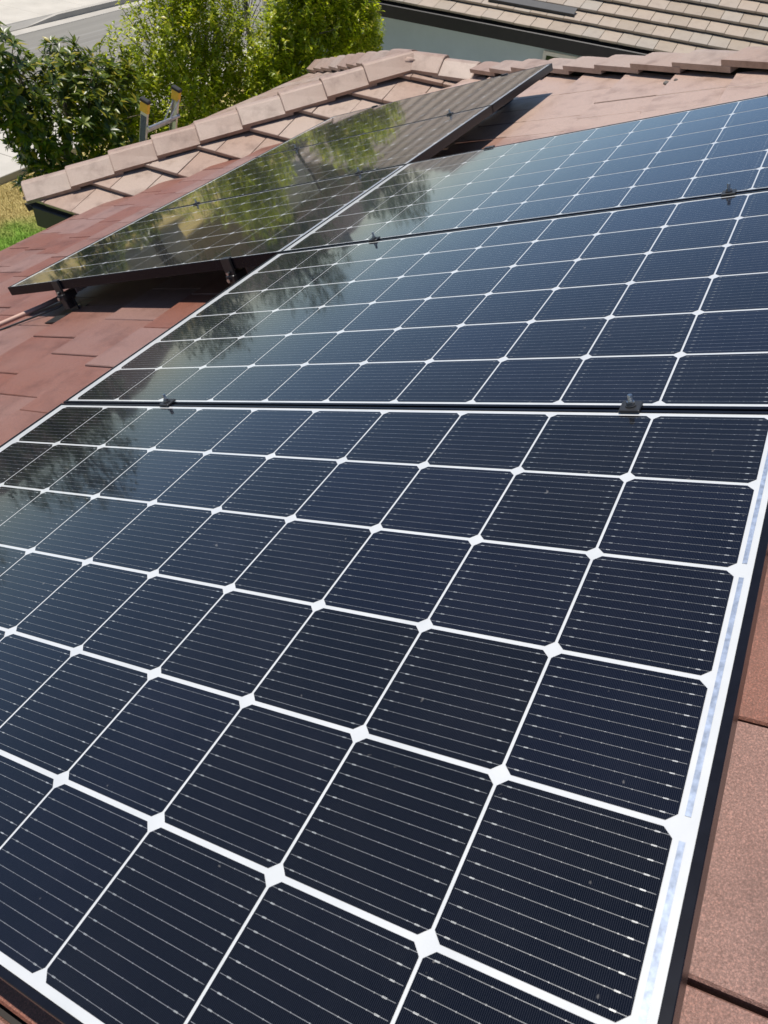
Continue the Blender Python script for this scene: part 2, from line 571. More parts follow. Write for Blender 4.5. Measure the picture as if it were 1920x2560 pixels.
# the wing that juts towards the street: side slope facing the camera, front slope, and the far side shared with the house
XR, ZR, YA = 6.8, -1.25, 3.29
SE = 2.44                        # plan run of the wing slopes
FS = frame((XR, 0, ZR), (0, 1, 0), (-CT, 0, -ST))
S_reg = [(2.60, 0), (YA + 0.02, 0), (YA + SE + 0.06, (SE + 0.04) / CT), (5.12 - 0.02, (SE + 0.04) / CT)]
S_butts = [(SE + 0.035) / CT - 0.351 * k for k in range(0, 8)]
slope('wing_side_slope', FS, S_reg, S_butts[::-1], lambda k: (0.10 if k % 2 == 0 else 0.25) + random.uniform(-0.03, 0.03), M['tile_pale'], lambda a, b: True, root=house, jit=1.8, rise=0.022, tk=0.03, treg=[(2.60, 0.04), (YA - 0.07, 0.04), (YA + SE - 0.02, (SE + 0.04) / CT), (5.12 - 0.02, (SE + 0.04) / CT)])
FF = frame((XR, YA, ZR), (1, 0, 0), (0, CT, -ST))
F_reg = [(0.0, 0.0), (SE + 0.04, (SE + 0.04) / CT), (-SE - 0.04, (SE + 0.04) / CT)]
slope('wing_front_slope', FF, F_reg, [(SE + 0.035) / CT - 0.351 * k for k in range(7, -1, -1)], lambda k: (0.0 if k % 2 == 0 else 0.154), M['tile_pale'], lambda a, b: True, root=house)
FX = frame((XR, 0, ZR + 0.01), (0, -1, 0), (CT, 0, -ST))
X_reg = [(-YA - SE, SE / CT), (-YA, 0.0), (-2.62, 0.0), (2.3, -4.92 / CT), (2.3, SE / CT)]
X_reg = X_reg[::-1] if area(X_reg) < 0 else X_reg
slope('far_side_slope', FX, X_reg, [(SE) / CT - 0.351 * k for k in range(22, -1, -1)], lambda k: (0.0 if k % 2 == 0 else 0.154), M['tile_pale'], lambda a, b: False, root=house)
# back slope behind the camera, out of the picture but closing the roof
bk = MB().prism([(-3.2, 0), (1.9, 0), (6.0, 4.4), (-3.2, 4.4)][::-1], -0.1, 0.0)
bo = bk.build('back_slope', M['tile_red'], house)
bo.matrix_basis = INV @ frame((0, -2.3, 2.3 * TT - H / CT), (-1, 0, 0), (0, -CT, -ST)) @ Matrix.Scale(-1, 4, (1, 0, 0))

# hip and ridge caps
def cap_mesh(name, length, mat, t=0.026, drop=0.105):
    hw, fl = 0.165, 0.05
    prof = [(-hw, -drop), (-fl, -0.004), (-fl * 0.5, 0.003), (fl * 0.5, 0.003), (fl, -0.004), (hw, -drop)]
    inner = [(x * 0.94, z - t) for x, z in prof]
    m = MB()
    n = len(prof)
    pts = []
    for y, sc_ in ((0.0, 1.0), (0.008, 1.012), (length, 0.94)):
        zo = -0.006 if y == 0.0 else 0
        pts += [(x * sc_, y, z + zo * 0.5) for x, z in prof] + [(x * sc_, y, z) for x, z in inner]
    fs = []
    for s in range(2):
        a = s * 2 * n; b_ = (s + 1) * 2 * n
        for i in range(n - 1):
            fs.append((a + i, a + i + 1, b_ + i + 1, b_ + i))
            fs.append((a + n + i + 1, a + n + i, b_ + n + i, b_ + n + i + 1))
        fs.append((a + n, a, b_, b_ + n)); fs.append((a + n - 1, a + 2 * n - 1, b_ + 2 * n - 1, b_ + n - 1))
    for i in range(n - 1):
        fs.append((i + 1, i, n + i, n + i + 1))
        q = 4 * n
        fs.append((q + i, q + i + 1, q + n + i + 1, q + n + i))
    m.add(pts, fs)
    return m.mesh(name, mat)

def caps(p0, p1, n, mat, lift=0.096, extra=0.07, tk=0.03, drop=0.098):
    """p0 low end, p1 high end, on the tile planes"""
    p0 = Vector(p0); p1 = Vector(p1)
    d = (p1 - p0); ln = d.length; d.normalize()
    side = d.cross(Vector((0, 0, 1))).normalized()
    up = side.cross(d)
    step = ln / n
    me = cap_mesh('ridge_cap', step + extra, mat, tk, drop)
    for i in range(n):
        o = bpy.data.objects.new('ridge_cap', me); link(o, house)
        q = p0 + d * (i * step - 0.01) + up * (lift + tk + random.uniform(-0.004, 0.004))
        q2 = p0 + d * ((i + 1) * step) + up * (lift + 0.003)
        dd = (q2 - q).normalized()
        dd = (dd + side * random.uniform(-0.012, 0.012)).normalized()
        s2 = dd.cross(Vector((0, 0, 1))).normalized(); u2 = s2.cross(dd)
        roll = random.uniform(-0.03, 0.03)
        s3 = s2 * math.cos(roll) + u2 * math.sin(roll); u3 = s3.cross(dd)
        mt = Matrix(((s3.x, dd.x, u3.x, q.x), (s3.y, dd.y, u3.y, q.y), (s3.z, dd.z, u3.z, q.z), (0, 0, 0, 1)))
        o.matrix_basis = INV @ mt
A = (XR, YA, ZR); B = (XR + 0.03, 2.62, ZR)
caps((XR - SE + 0.01, YA + SE - 0.01, ZR - (SE - .01) * TT), (XR - 0.03, YA + 0.03, ZR), 9, M['tile_pale'])
caps((XR + SE, YA + SE, ZR - SE * TT), (XR + 0.03, YA + 0.03, ZR), 9, M['tile_pale'])
caps((XR, 2.66, ZR), (XR, YA, ZR), 2, M['tile_pale'], extra=0.06)
# main hip, climbing towards the camera's right
hp0 = Vector((6.74, 2.54, -2.54 * TT - H / CT)); hp1 = Vector((2.2, -2.0, 2.0 * TT - H / CT))
caps(hp0, hp1, 17, M['tile_pale'], lift=0.058, tk=0.028, drop=0.05)

def blob(name, c, r, mat, parent, seed, sq=(1, 1, 1), nu=14, nv=9):
    rr = random.Random(seed)
    m = MB(); pts = []
    off = [[rr.uniform(0.82, 1.16) for _ in range(nu)] for _ in range(nv + 1)]
    for j in range(nv + 1):
        th = math.pi * j / nv
        for i in range(nu):
            ph = 2 * math.pi * i / nu
            k = r * (off[j][i] if 0 < j < nv else 1)
            pts.append((c[0] + k * sq[0] * math.sin(th) * math.cos(ph), c[1] + k * sq[1] * math.sin(th) * math.sin(ph), c[2] + k * sq[2] * math.cos(th)))
    fs = []
    for j in range(nv):
        for i in range(nu):
            i2 = (i + 1) % nu
            fs.append((j * nu + i, (j + 1) * nu + i, (j + 1) * nu + i2, j * nu + i2))
    m.add(pts, fs)
    return m.build(name, mat, parent, True)
o = blob('mortar', (0, 0, 0), 0.12, M['mortar'], house, 3, (1.15, 0.8, 0.42)); o.matrix_basis = INV @ Matrix.Translation((XR, YA + 0.0, ZR + 0.035))
o = blob('mortar', (0, 0, 0), 0.13, M['mortar'], house, 5, (1.2, 0.7, 0.6)); o.matrix_basis = INV @ Matrix.Translation((XR - 0.02, 2.62, ZR + 0.03))

def hip_board(p0, p1):
    p0 = Vector(p0); p1 = Vector(p1); d = (p1 - p0).normalized()
    sd_ = d.cross(Vector((0, 0, 1))).normalized(); u = sd_.cross(d)
    o = MB().quad_box(-0.03, 0.03, 0.02, (p1 - p0).length - 0.02, -0.10, 0.052).build('hip_board', M['deck'], house)
    o.matrix_basis = INV @ Matrix(((sd_.x, d.x, u.x, p0.x), (sd_.y, d.y, u.y, p0.y), (sd_.z, d.z, u.z, p0.z), (0, 0, 0, 1)))
hip_board(hp0, hp1)
hip_board((XR - SE + 0.05, YA + SE - 0.05, ZR - (SE - .05) * TT), (XR, YA, ZR))
hip_board((XR + SE, YA + SE, ZR - SE * TT), (XR, YA, ZR))

# crumbs of mortar lying on the tiles below the main hip
for (cx_, cy_, cr_, sd_, lb_) in ((0.888, 4.568, 0.020, 8, 'larger grey crumb of mortar on the tiles below the main hip'), (0.845, 4.590, 0.014, 9, 'small grey crumb of mortar right of the larger one, under the hip caps')):
    o = blob('mortar_crumb', (0, 0, 0), cr_, M['crumb'], None, sd_, (1.3, 0.8, 0.5), 9, 6)
    o.matrix_basis = Matrix.Translation(P2W(cx_, cy_, -H + 0.012))
    tag(o, lb_, 'mortar crumb', 'mortar crumbs on the tiles')

# eaves: gutters and fascia, walls below
ZE = ZR - (SE + 0.04) * TT
def hb(name, mat, x0, x1, y0, y1, z0, z1, e=0.0):
    return box(name, mat, house, x0, x1, y0, y1, z0 - GZ, z1 - GZ, e)
hb('fascia', M['fascia'], 4.42, 4.45, 5.20, 5.72, ZE - 0.27, ZE - 0.035)
hb('gutter', M['fascia'], 4.335, 4.417, 5.22, 5.70, ZE - 0.22, ZE - 0.045, 0.012)
hb('fascia', M['fascia'], 4.42, 9.18, 5.722, 5.752, ZE - 0.27, ZE - 0.035)
hb('fascia', M['fascia'], -3.2, 4.418, 5.11, 5.14, ZE - 0.27, ZE - 0.045)
hb('soffit', M['stucco_cream'], 4.452, 9.15, 5.0, 5.72, ZE - 0.30, ZE - 0.272)
hb('wall', M['stucco_cream'], 4.9, 8.75, 0.0, 5.25, GZ, ZE - 0.2)
hb('wall', M['stucco_cream'], -3.0, 4.898, -6.0, 4.6, GZ, ZE - 0.15)

# ------------------------------------------------------------------ solar panels
PX, PY = 0.1635, 0.16551
CX, CY, CC = 0.1600, 0.1594, 0.0088       # cell along x, along y, corner cut
a, b2 = CY / 2, CX / 2
def octo(hx, hy, c):
    return [(-hx + c, -hy), (hx - c, -hy), (hx, -hy + c), (hx, hy - c), (hx - c, hy), (-hx + c, hy), (-hx, hy - c), (-hx, -hy + c)]
cell_me = MB().prism(octo(a, b2, CC), 0.0, 0.0004).mesh('cell', M['cell'])
bm = MB()
nw = 12
for i in range(nw):
    wx = -a + CY * (i + 0.5) / nw
    def strip(w_, y0, y1):
        bm.add([(wx - w_, y0, 0.0007), (wx + w_, y0, 0.0007), (wx + w_, y1, 0.0007), (wx - w_, y1, 0.0007)], [(0, 1, 2, 3)])
    e = 0.004 if 0 < i < nw - 1 else 0.012
    strip(0.00022, -b2 + 0.002, b2 - 0.002)
    for k in range(7):
        y = -b2 + 0.022 + (CX - 0.044) * k / 6
        strip(0.00042, y - 0.0005, y + 0.0005)
    for sgn in (-1, 1):
        y = sgn * (b2 - 0.0125)
        strip(0.0006, y - 0.0024, y + 0.0024)
wire_me = bm.mesh('busbar_wires', M['wire'])
wire_me.materials.append(M['silver'])
for q, pl in enumerate(wire_me.polygons):
    pl.material_index = 0 if q % 10 == 0 else 1

FR_W, FS_W, FR_H = 0.0078, 0.0095, 0.040
LX0, LX1, LY0, LY1 = -0.0255, 1.6680, -0.0128, 1.0065
lam_me = MB().quad_box(LY0 + 0.002, LY1 - 0.002, LX0 + 0.002, LX1 - 0.002, -0.0065, -0.0016).mesh('laminate', M['sheet'])
back_me = MB().quad_box(LY0 + FR_W, LY1 - FR_W, LX0 + FS_W + 0.001, LX1 - FS_W - 0.001, -0.0085, -0.0068).mesh('added_shade_sheet', M['rubber'])  # unseen dark sheet, added to deepen the shade under the panels
long_me = MB().bev_box(-FR_W / 2, FR_W / 2, LX0, LX1, -FR_H, 0.0, 0.0008).mesh('frame_rail', M['black_alu'])
short_me = MB().bev_box(LY0 + FR_W + 0.0003, LY1 - FR_W - 0.0003, -FS_W / 2, FS_W / 2, -FR_H, -0.0003, 0.0008).mesh('frame_rail', M['black_alu'])
flange_me = MB().quad_box(LY0 + FR_W, LY1 - FR_W, -0.014, 0.014, -FR_H - 0.0, -FR_H + 0.002).mesh('flange', M['black_alu'])
rib_me = MB().quad_box(-0.0025, 0.0025, 0, 1, -0.0003, 0.0003)

def panel(x0, y0, n0, label):
    r = empty('solar_panel', PANEL_F @ Matrix.Translation((y0, x0, n0)))
    tag(r, label, 'solar panel', 'rooftop solar panels')
    def inst(me, loc, name, par=r, rz=0):
        o = bpy.data.objects.new(name, me); link(o, par); o.location = loc
        return o
    inst(lam_me, (0, 0, 0), 'backsheet'); inst(back_me, (0, 0, 0), 'added_shade_sheet')
    inst(long_me, (LY0 + FR_W / 2, 0, 0), 'frame_rail'); inst(long_me, (LY1 - FR_W / 2, 0, 0), 'frame_rail')
    inst(short_me, (0, LX0 + FS_W / 2, 0), 'frame_rail'); inst(short_me, (0, LX1 - FS_W / 2, 0), 'frame_rail')
    for i in range(10):
        for j in range(6):
            c = inst(cell_me, ((j + 0.5) * PY, (i + 0.5) * PX, -0.0015), 'cell')
            inst(wire_me, (0, 0, 0), 'busbar_wires', c)
    for k in range(3):
        m = MB().quad_box(k * 2 * PY + 0.012, (k * 2 + 2) * PY - 0.012, -0.0088, -0.0036, -0.0015, -0.0009)
        m.build('bus_ribbon', M['ribbon'], r)
    jb = MB().bev_box(0.40, 0.60, 0.10, 0.18, -0.026, -0.0066, 0.003).build('junction_box', M['cable'], r)
    return r
X4, Y4, N4 = 1.70408, 2.07909, -0.0074
panel(0.0, 0.0, 0.0, 'nearest large solar panel filling the lower half of the photo')
panel(-0.0001, 1.02497, 0.0, 'solar panel right behind the nearest one, in the middle of the upslope row')
panel(-0.0009, 2.05357, 0.0, 'upslope solar panel at the upper right, last of its row before bare tiles')
panel(X4, Y4, N4, 'downslope solar panel nearest the camera, its front edge held up on brackets')
panel(X4, Y4 + 1.0255, N4, 'middle one of the three downslope solar panels mirroring the trees')
panel(X4, Y4 + 2.051, N4, 'farthest downslope solar panel beside the wing roof valley, catching a grey sheen')

# clamps between the panels
def hexbolt(par, z0, r=0.0065, h=0.006, stud=0.012):
    m = MB()
    m.tube([(0, 0, z0), (0, 0, z0 + h)], r, 6)
    o = m.build('bolt', M['bolt'], par)
    s = MB()
    zs = [z0 + h + stud * i / 8 for i in range(9)]
    s.tube([(0, 0, z) for z in zs], [0.0042 if i % 2 else 0.0036 for i in range(9)], 10)
    s.build('stud', M['bolt'], o)
    return o
def mid_clamp(x, y, n, label, w=0.032, rz=0.0):
    r = empty('panel_clamp', PANEL_F @ Matrix.Translation((y, x, n)) @ Matrix.Rotation(rz, 4, 'Z'))
    tag(r, label, 'clamp', 'black clamps in the panel seams')
    MB().bev_box(-0.0145, 0.0145, -w / 2, w / 2, 0.0012, 0.0055, 0.0012).build('plate', M['black_steel'], r)
    MB().quad_box(-0.0022, 0.0022, -w / 2 + 0.003, w / 2 - 0.003, -0.034, 0.0012).build('web', M['black_steel'], r)
    MB().tube([(0, 0, 0.0055), (0, 0, 0.0072)], 0.0085, 14).build('washer', M['black_steel'], r)
    hexbolt(r, 0.0072)
    return r
S1 = (LY1 + 1.02497 + LY0) / 2; S2 = (1.02497 + LY1 + 2.05357 + LY0) / 2
mid_clamp(0.202, S1, 0, 'black clamp with a shiny bolt in the nearest seam, right side')
mid_clamp(1.265, S1, 0, 'black clamp in the nearest seam, left side by the roof tiles')
mid_clamp(0.211, S2, 0, 'black clamp in the second seam, at the right edge of the photo')
mid_clamp(1.262, S2, 0, 'black clamp in the second seam, left side over dark reflections')
S4 = Y4 + (LY1 + 1.0255 + LY0) / 2; S5 = S4 + 1.0255
mid_clamp(1.94, S4, N4, 'clamp in the first seam of the downslope panels, near the upslope row')
mid_clamp(3.0, S4, N4, 'clamp in the first seam of the downslope panels, at the eave side')
mid_clamp(1.93, S5, N4, 'clamp in the farther downslope seam, at its right end')
mid_clamp(3.02, S5, N4, 'clamp in the farther downslope seam, at its left end')

# roof mounts holding the open edges
def roof_mount(x, y, n, label, side=1):
    """side +1: holds an edge that faces away from +y (panel lies on the +y side)"""
    r = empty('roof_mount', PANEL_F @ Matrix.Translation((y, x, n)) @ Matrix.Rotation(0 if side > 0 else math.pi, 4, 'Z'))
    tag(r, label, 'mount', 'black roof mounts under the panel edges')
    z_t = -H - n
    MB().bev_box(-0.012, 0.012, -0.021, 0.021, 0.0006, 0.0040, 0.001).quad_box(-0.012, -0.0008, -0.021, 0.021, -0.058, 0.0006).build('end_clip', M['black_steel'], r)
    br = MB().bev_box(-0.020, 0.060, -0.022, 0.022, -0.088, -0.0585, 0.003).build('bracket', M['black_steel'], r)
    b1 = MB().tube([(-0.026, 0.0, -0.050), (-0.0125, 0.0, -0.050)], 0.0065, 6).build('bolt', M['bolt'], r)
    b3 = MB().tube([(-0.030, 0.004, -0.074), (-0.0205, 0.004, -0.074)], 0.008, 6).build('bolt', M['bolt'], r)
    MB().bev_box(-0.014, 0.020, -0.017, 0.017, -0.128, -0.0885, 0.002).build('block', M['black_steel'], r)
    ft = MB()
    ft.quad_box(0.021, 0.027, -0.03, 0.03, z_t + 0.014, -0.0885)
    ft.bev_box(-0.02, 0.085, -0.03, 0.03, z_t + 0.006, z_t + 0.014, 0.002)
    f_ = ft.build('foot', M['black_steel'], r)
    MB().tube([(0.05, 0.0, z_t + 0.014), (0.05, 0.0, z_t + 0.026)], 0.009, 6).build('lag_bolt', M['bolt'], f_)
    fl = MB().quad_box(-0.085, 0.16, -0.11, 0.11, z_t + 0.002, z_t + 0.0055).build('flashing', M['black_steel'], r)
    # coupling rail running inward under the frame
    MB().bev_box(0.062, 0.30, -0.018, 0.018, -0.083, -0.0475, 0.002).build('rail_stub', M['alu'], r)
    return r
E4 = Y4 + LY0
roof_mount(2.995, E4, N4, 'black mount at the front left of the raised panel, beside the pink conduit')
roof_mount(1.946, E4, N4, 'black mount in the shadow under the raised panel, beside the upslope row')
E6 = Y4 + 2.051 + LY1
roof_mount(2.0, E6, N4, 'mount under the far edge of the farthest downslope panel, right', -1)
roof_mount(3.0, E6, N4, 'mount under the far edge of the farthest downslope panel, left', -1)
roof_mount(0.22, LY0, 0, 'mount under the bottom edge of the nearest panel, right side')
roof_mount(1.27, LY0, 0, 'mount under the bottom edge of the nearest panel, left side')
E3 = 2.05357 + LY1
roof_mount(0.22, E3, 0, 'mount at the top edge of the upper right panel', -1)
roof_mount(1.27, E3, 0, 'mount at the top edge of the upper right panel, near its shadowed corner', -1)

# painted conduit and loose cable on the tiles
cb = MB()
pts = [P2W(3.245, 2.30, -H + 0.030), P2W(3.30, 2.14, -H + 0.028), P2W(3.405, 1.947, -H + 0.028), P2W(3.75, 1.33, -H + 0.028), P2W(4.2, 0.55, -H + 0.028)]
cb.tube(pts, 0.0115, 12)
o = cb.build('conduit', M['conduit'], None, True)
tag(o, 'thin pink painted conduit pipe running off the left edge over the tiles', 'conduit')
cb = MB()
pts = [P2W(3.02, 2.14, -H + 0.06), P2W(3.12, 2.10, -H + 0.03), P2W(3.22, 2.03, -H + 0.022), P2W(3.36, 1.885, -H + 0.02), P2W(3.5, 1.66, -H + 0.022), P2W(3.8, 1.15, -H + 0.02)]
cb.tube(pts, 0.0045, 8)
o = cb.build('cable', M['cable'], None, True)
tag(o, 'loose black cable lying just below the pink conduit', 'cable')

# ------------------------------------------------------------------ neighbouring house
M['tile_tan'] = tile_mat('tan grey concrete tile', (0.345, 0.28, 0.21), (0.36, 0.315, 0.255), (0.39, 0.315, 0.24), 0.85, 0.3, 0.25)
M['stucco_blue'] = simple('blue grey stucco', (0.40, 0.475, 0.505), 0.9, var=0.06, scale=2.5, bmp=0.6, bscale=70)
M['trim'] = simple('off white trim', (0.62, 0.61, 0.57), 0.6, var=0.06)
M['pane'] = simple('dark window glass', (0.02, 0.022, 0.022), 0.06, 0, 0.5, var=0.2)
M['roofbar'] = simple('charcoal metal', (0.045, 0.043, 0.042), 0.55, var=0.2)
NX, NZ = 14.5, -2.42
nb = empty('neighbour_house', Matrix.Translation((NX, 0, GZ)))
tag(nb, 'neighbouring house with tan tile roof and shaded blue grey wall', 'house')
INB = Matrix.Translation((-NX, 0, -GZ))
FN = frame((NX, 0, NZ), (0, 1, 0), (-CT, 0, -ST))
N_reg = [(-6, -6.5), (11.0, -6.5), (11.0, 0.02), (-6, 0.02)]
def visN(wc, s):
    return 0.3 < wc < 8.3 and s > -3.6 and wc < 8.3 + s * 1.1 and wc > 0.3 and (wc > 0.9 or s > -3)
slope('neighbour_roof', FN, N_reg, [0.02 - 0.351 * k for k in range(18, -1, -1)], lambda k: (0.0 if k % 2 == 0 else 0.154) + random.uniform(-0.02, 0.02), M['tile_tan'], visN, root=nb, inv=INB, rise=0.036, tk=0.036)
RX = NX + 6.5 * CT
o = MB().prism([(-11, -6.3), (6, -6.3), (6, 0), (-11, 0)], -0.06, 0.0).build('far_roof_slope', M['tile_tan'], nb)
o.matrix_basis = INB @ frame((RX + 6.3 * CT, 0, NZ + 6.5 * ST - 6.3 * ST), (0, -1, 0), (CT, 0, -ST))
def nbx(name, mat, x0, x1, y0, y1, z0, z1, e=0.0, par=None):
    return box(name, mat, par or nb, x0 - NX, x1 - NX, y0, y1, z0 - GZ, z1 - GZ, e)
nbx('fascia', M['fascia'], NX + 0.045, NX + 0.075, -6, 11, NZ - 0.27, NZ - 0.045)
nbx('gutter', M['fascia'], NX - 0.06, NX + 0.043, -6, 11, NZ - 0.25, NZ - 0.045, 0.012)
nbx('soffit', M['trim'], NX + 0.077, NX + 0.55, -6, 11, NZ - 0.275, NZ - 0.255)
nbx('wall', M['stucco_blue'], NX + 0.5, RX + 5, -5.5, 10.5, GZ, NZ - 0.256)
nbx('corner_post', M['trim'], NX + 0.44, NX + 0.5, 10.42, 10.52, GZ, NZ - 0.276)
# window high in the wall
wy0, wy1, wz1 = 3.0, 4.40, NZ - 0.46
wf = MB()
for q in ((wy0 - 0.08, wy1 + 0.06, wz1, wz1 + 0.06), (wy0 - 0.08, wy1 + 0.06, wz1 - 1.06, wz1 - 1.0), (wy1, wy1 + 0.06, wz1 - 0.999, wz1 - 0.001), (wy0 - 0.08, wy0, wz1 - 0.999, wz1 - 0.001)):
    wf.quad_box(NX + 0.455 - NX, NX + 0.499 - NX, q[0], q[1], q[2] - GZ, q[3] - GZ)
win = wf.build('window', M['trim'], nb)
box('pane', M['pane'], win, 0.48, 0.495, wy0, wy1, wz1 - 1.0 - GZ, wz1 - GZ)
box('mullion', M['trim'], win, 0.465, 0.479, (wy0 + wy1) / 2 - 0.02, (wy0 + wy1) / 2 + 0.02, wz1 - 0.998 - GZ, wz1 - 0.002 - GZ)
# long dark bar lying on the lower courses
br = MB().bev_box(4.02, 5.62, -0.47, -0.43, 0.0, 0.085, 0.004).build('roof_vent_bar', M['roofbar'], nb)
br.matrix_basis = INB @ FN
MB().quad_box(4.03, 5.61, -0.62, -0.472, 0.055, 0.075).build('vent_hood', M['roofbar'], br)

# ------------------------------------------------------------------ ladder against the wing's eave
def ladder():
    r = empty('ladder', Matrix.Translation((5.90, 6.56, GZ)) @ Matrix.Rotation(math.radians(16.0), 4, 'X'))
    tag(r, 'aluminium extension ladder with yellow rail caps poking above the eave', 'ladder')
    ln = 3.21; wd = 0.49
    for i, x in enumerate((0.0, wd)):
        s = 1 if i == 0 else -1
        m = MB()
        m.quad_box(x - 0.0015, x + 0.0015, -0.038, 0.038, 0, ln)
        m.quad_box(min(x + s * 0.0015, x + s * 0.024), max(x + s * 0.0015, x + s * 0.024), -0.038, -0.034, 0, ln)
        m.quad_box(min(x + s * 0.0015, x + s * 0.024), max(x + s * 0.0015, x + s * 0.024), 0.034, 0.038, 0, ln)
        rail = m.build('rail', M['alu'], r)
        if i == 0:
            MB().quad_box(x - 0.0022, x - 0.0016, -0.034, 0.034, ln - 0.62, ln - 0.12).build('sticker', M['alu_label'], rail)
        cx = x + s * 0.010
        cp = MB().bev_box(cx - 0.021, cx + 0.021, -0.047, 0.047, ln - 0.085, ln + 0.012, 0.006).build('rail_cap', M['yellow'], r)
        MB().bev_box(cx - 0.026, cx + 0.026, -0.052, 0.052, ln + 0.012, ln + 0.042, 0.008).build('grip', M['rubber'], cp)
    z = ln - 0.30
    while z > 0.1:
        MB().tube([(0.003, 0.006, z), (wd - 0.003, 0.006, z)], 0.016, 10).build('rung', M['alu'], r)
        z -= 0.305
    MB().tube([(0.003, -0.055, ln - 0.225), (wd - 0.003, -0.055, ln - 0.225)], 0.016, 10).build('rung', M['alu'], r)
    for (xa, za, xb, zb, y) in ((wd - 0.02, ln - 0.10, wd - 0.15, ln - 0.29, 0.02), (wd - 0.02, ln - 0.06, wd - 0.14, ln - 0.22, -0.05)):
        MB().tube([(xa, y, za), (xb, y, zb)], 0.006, 8).build('brace', M['alu'], r)
    MB().add([(0.004, 0.03, ln - 0.10), (0.004, 0.03, ln - 0.29), (0.10, 0.03, ln - 0.27), (0.004, 0.034, ln - 0.10), (0.004, 0.034, ln - 0.29), (0.10, 0.034, ln - 0.27)],
             [(0, 1, 2), (5, 4, 3), (0, 3, 4, 1), (1, 4, 5, 2), (2, 5, 3, 0)]).build('gusset', M['alu'], r)
ladder()

# ------------------------------------------------------------------ foliage
def leaf_mat(name, stops, trans=0.35, rough=0.4, spec=0.5):
    m, nt, b = new_mat(name)
    gi = N(nt, 'ShaderNodeNewGeometry')
    c = ramp(nt, gi.outputs['Random Per Island'], stops)
    L(nt, c, b.inputs['Base Color'])
    b.inputs['Roughness'].default_value = rough
    b.inputs['Specular IOR Level'].default_value = spec
    tr = N(nt, 'ShaderNodeBsdfTranslucent')
    L(nt, mix(nt, 1.0, c, (1.5, 1.6, 0.6), 'MULTIPLY'), tr.inputs['Color'])
    ms = N(nt, 'ShaderNodeMixShader')
    ms.inputs[0].default_value = trans
    L(nt, b.outputs[0], ms.inputs[1]); L(nt, tr.outputs[0], ms.inputs[2])
    L(nt, ms.outputs[0], nt.nodes['Material Output'].inputs['Surface'])
    return m
M['leaf_dark'] = leaf_mat('glossy dark green leaf', [(0.0, (0.04, 0.065, 0.010)), (0.45, (0.085, 0.125, 0.014)), (0.8, (0.20, 0.235, 0.02)), (1.0, (0.42, 0.33, 0.03))], 0.36, 0.34, 0.45)
M['leaf_bright'] = leaf_mat('fresh yellow green leaf', [(0.0, (0.12, 0.165, 0.010)), (0.4, (0.28, 0.325, 0.014)), (0.85, (0.46, 0.48, 0.03)), (1.0, (0.56, 0.46, 0.08))], 0.52, 0.34)
M['leaf_mid'] = leaf_mat('mid green leaf', [(0.0, (0.04, 0.075, 0.016)), (0.6, (0.06, 0.10, 0.02)), (1.0, (0.11, 0.14, 0.035))], 0.15, 0.45)
M['bark'] = simple('grey brown bark', (0.12, 0.095, 0.075), 0.9, var=0.35, scale=25, bmp=0.8, bscale=60)
M['twig'] = simple('pale twig bark', (0.17, 0.135, 0.10), 0.85, var=0.3, scale=40)

def norm(a):
    return a / (np.linalg.norm(a, axis=-1, keepdims=True) + 1e-9)

def leaves_mesh(name, c, d, nrm, ln, wd, mat):
    n = len(c)
    side = norm(np.cross(d, nrm)); nn = np.cross(side, d)
    v = np.empty((n, 5, 3), np.float32)
    ln = ln[:, None]; wd = wd[:, None]
    v[:, 0] = c
    v[:, 1] = c + d * ln * 0.45 + side * wd * 0.5 + nn * wd * 0.16
    v[:, 2] = c + d * ln - nn * ln * 0.12
    v[:, 3] = c + d * ln * 0.45 - side * wd * 0.5 + nn * wd * 0.16
    v[:, 4] = c + d * ln * 0.45
    idx = np.array([[0, 1, 4], [4, 1, 2], [0, 4, 3], [4, 2, 3]], np.int32)
    f = (idx[None] + 5 * np.arange(n, dtype=np.int32)[:, None, None]).reshape(-1)
    me = bpy.data.meshes.new(name)
    me.vertices.add(n * 5); me.vertices.foreach_set('co', v.reshape(-1))
    me.loops.add(len(f)); me.loops.foreach_set('vertex_index', f)
    me.polygons.add(n * 4)
    me.polygons.foreach_set('loop_start', np.arange(0, len(f), 3, dtype=np.int32))
    me.materials.append(mat)
    me.update(calc_edges=True); me.validate()
    return me

def sample_lobes(lobes, total, shell=3.4):
    vol = np.array([l[1][0] * l[1][1] * l[1][2] for l in lobes]) ** 0.8
    cnt = np.maximum(4, (total * vol / vol.sum())).astype(int)
    P, O = [], []
    for (c, r), k in zip(lobes, cnt):
        u = norm(rng.normal(size=(k, 3)))
        q = rng.random(k) ** (1 / shell)
        P.append(np.array(c) + u * q[:, None] * np.array(r)); O.append(u)
    return np.concatenate(P), np.concatenate(O)

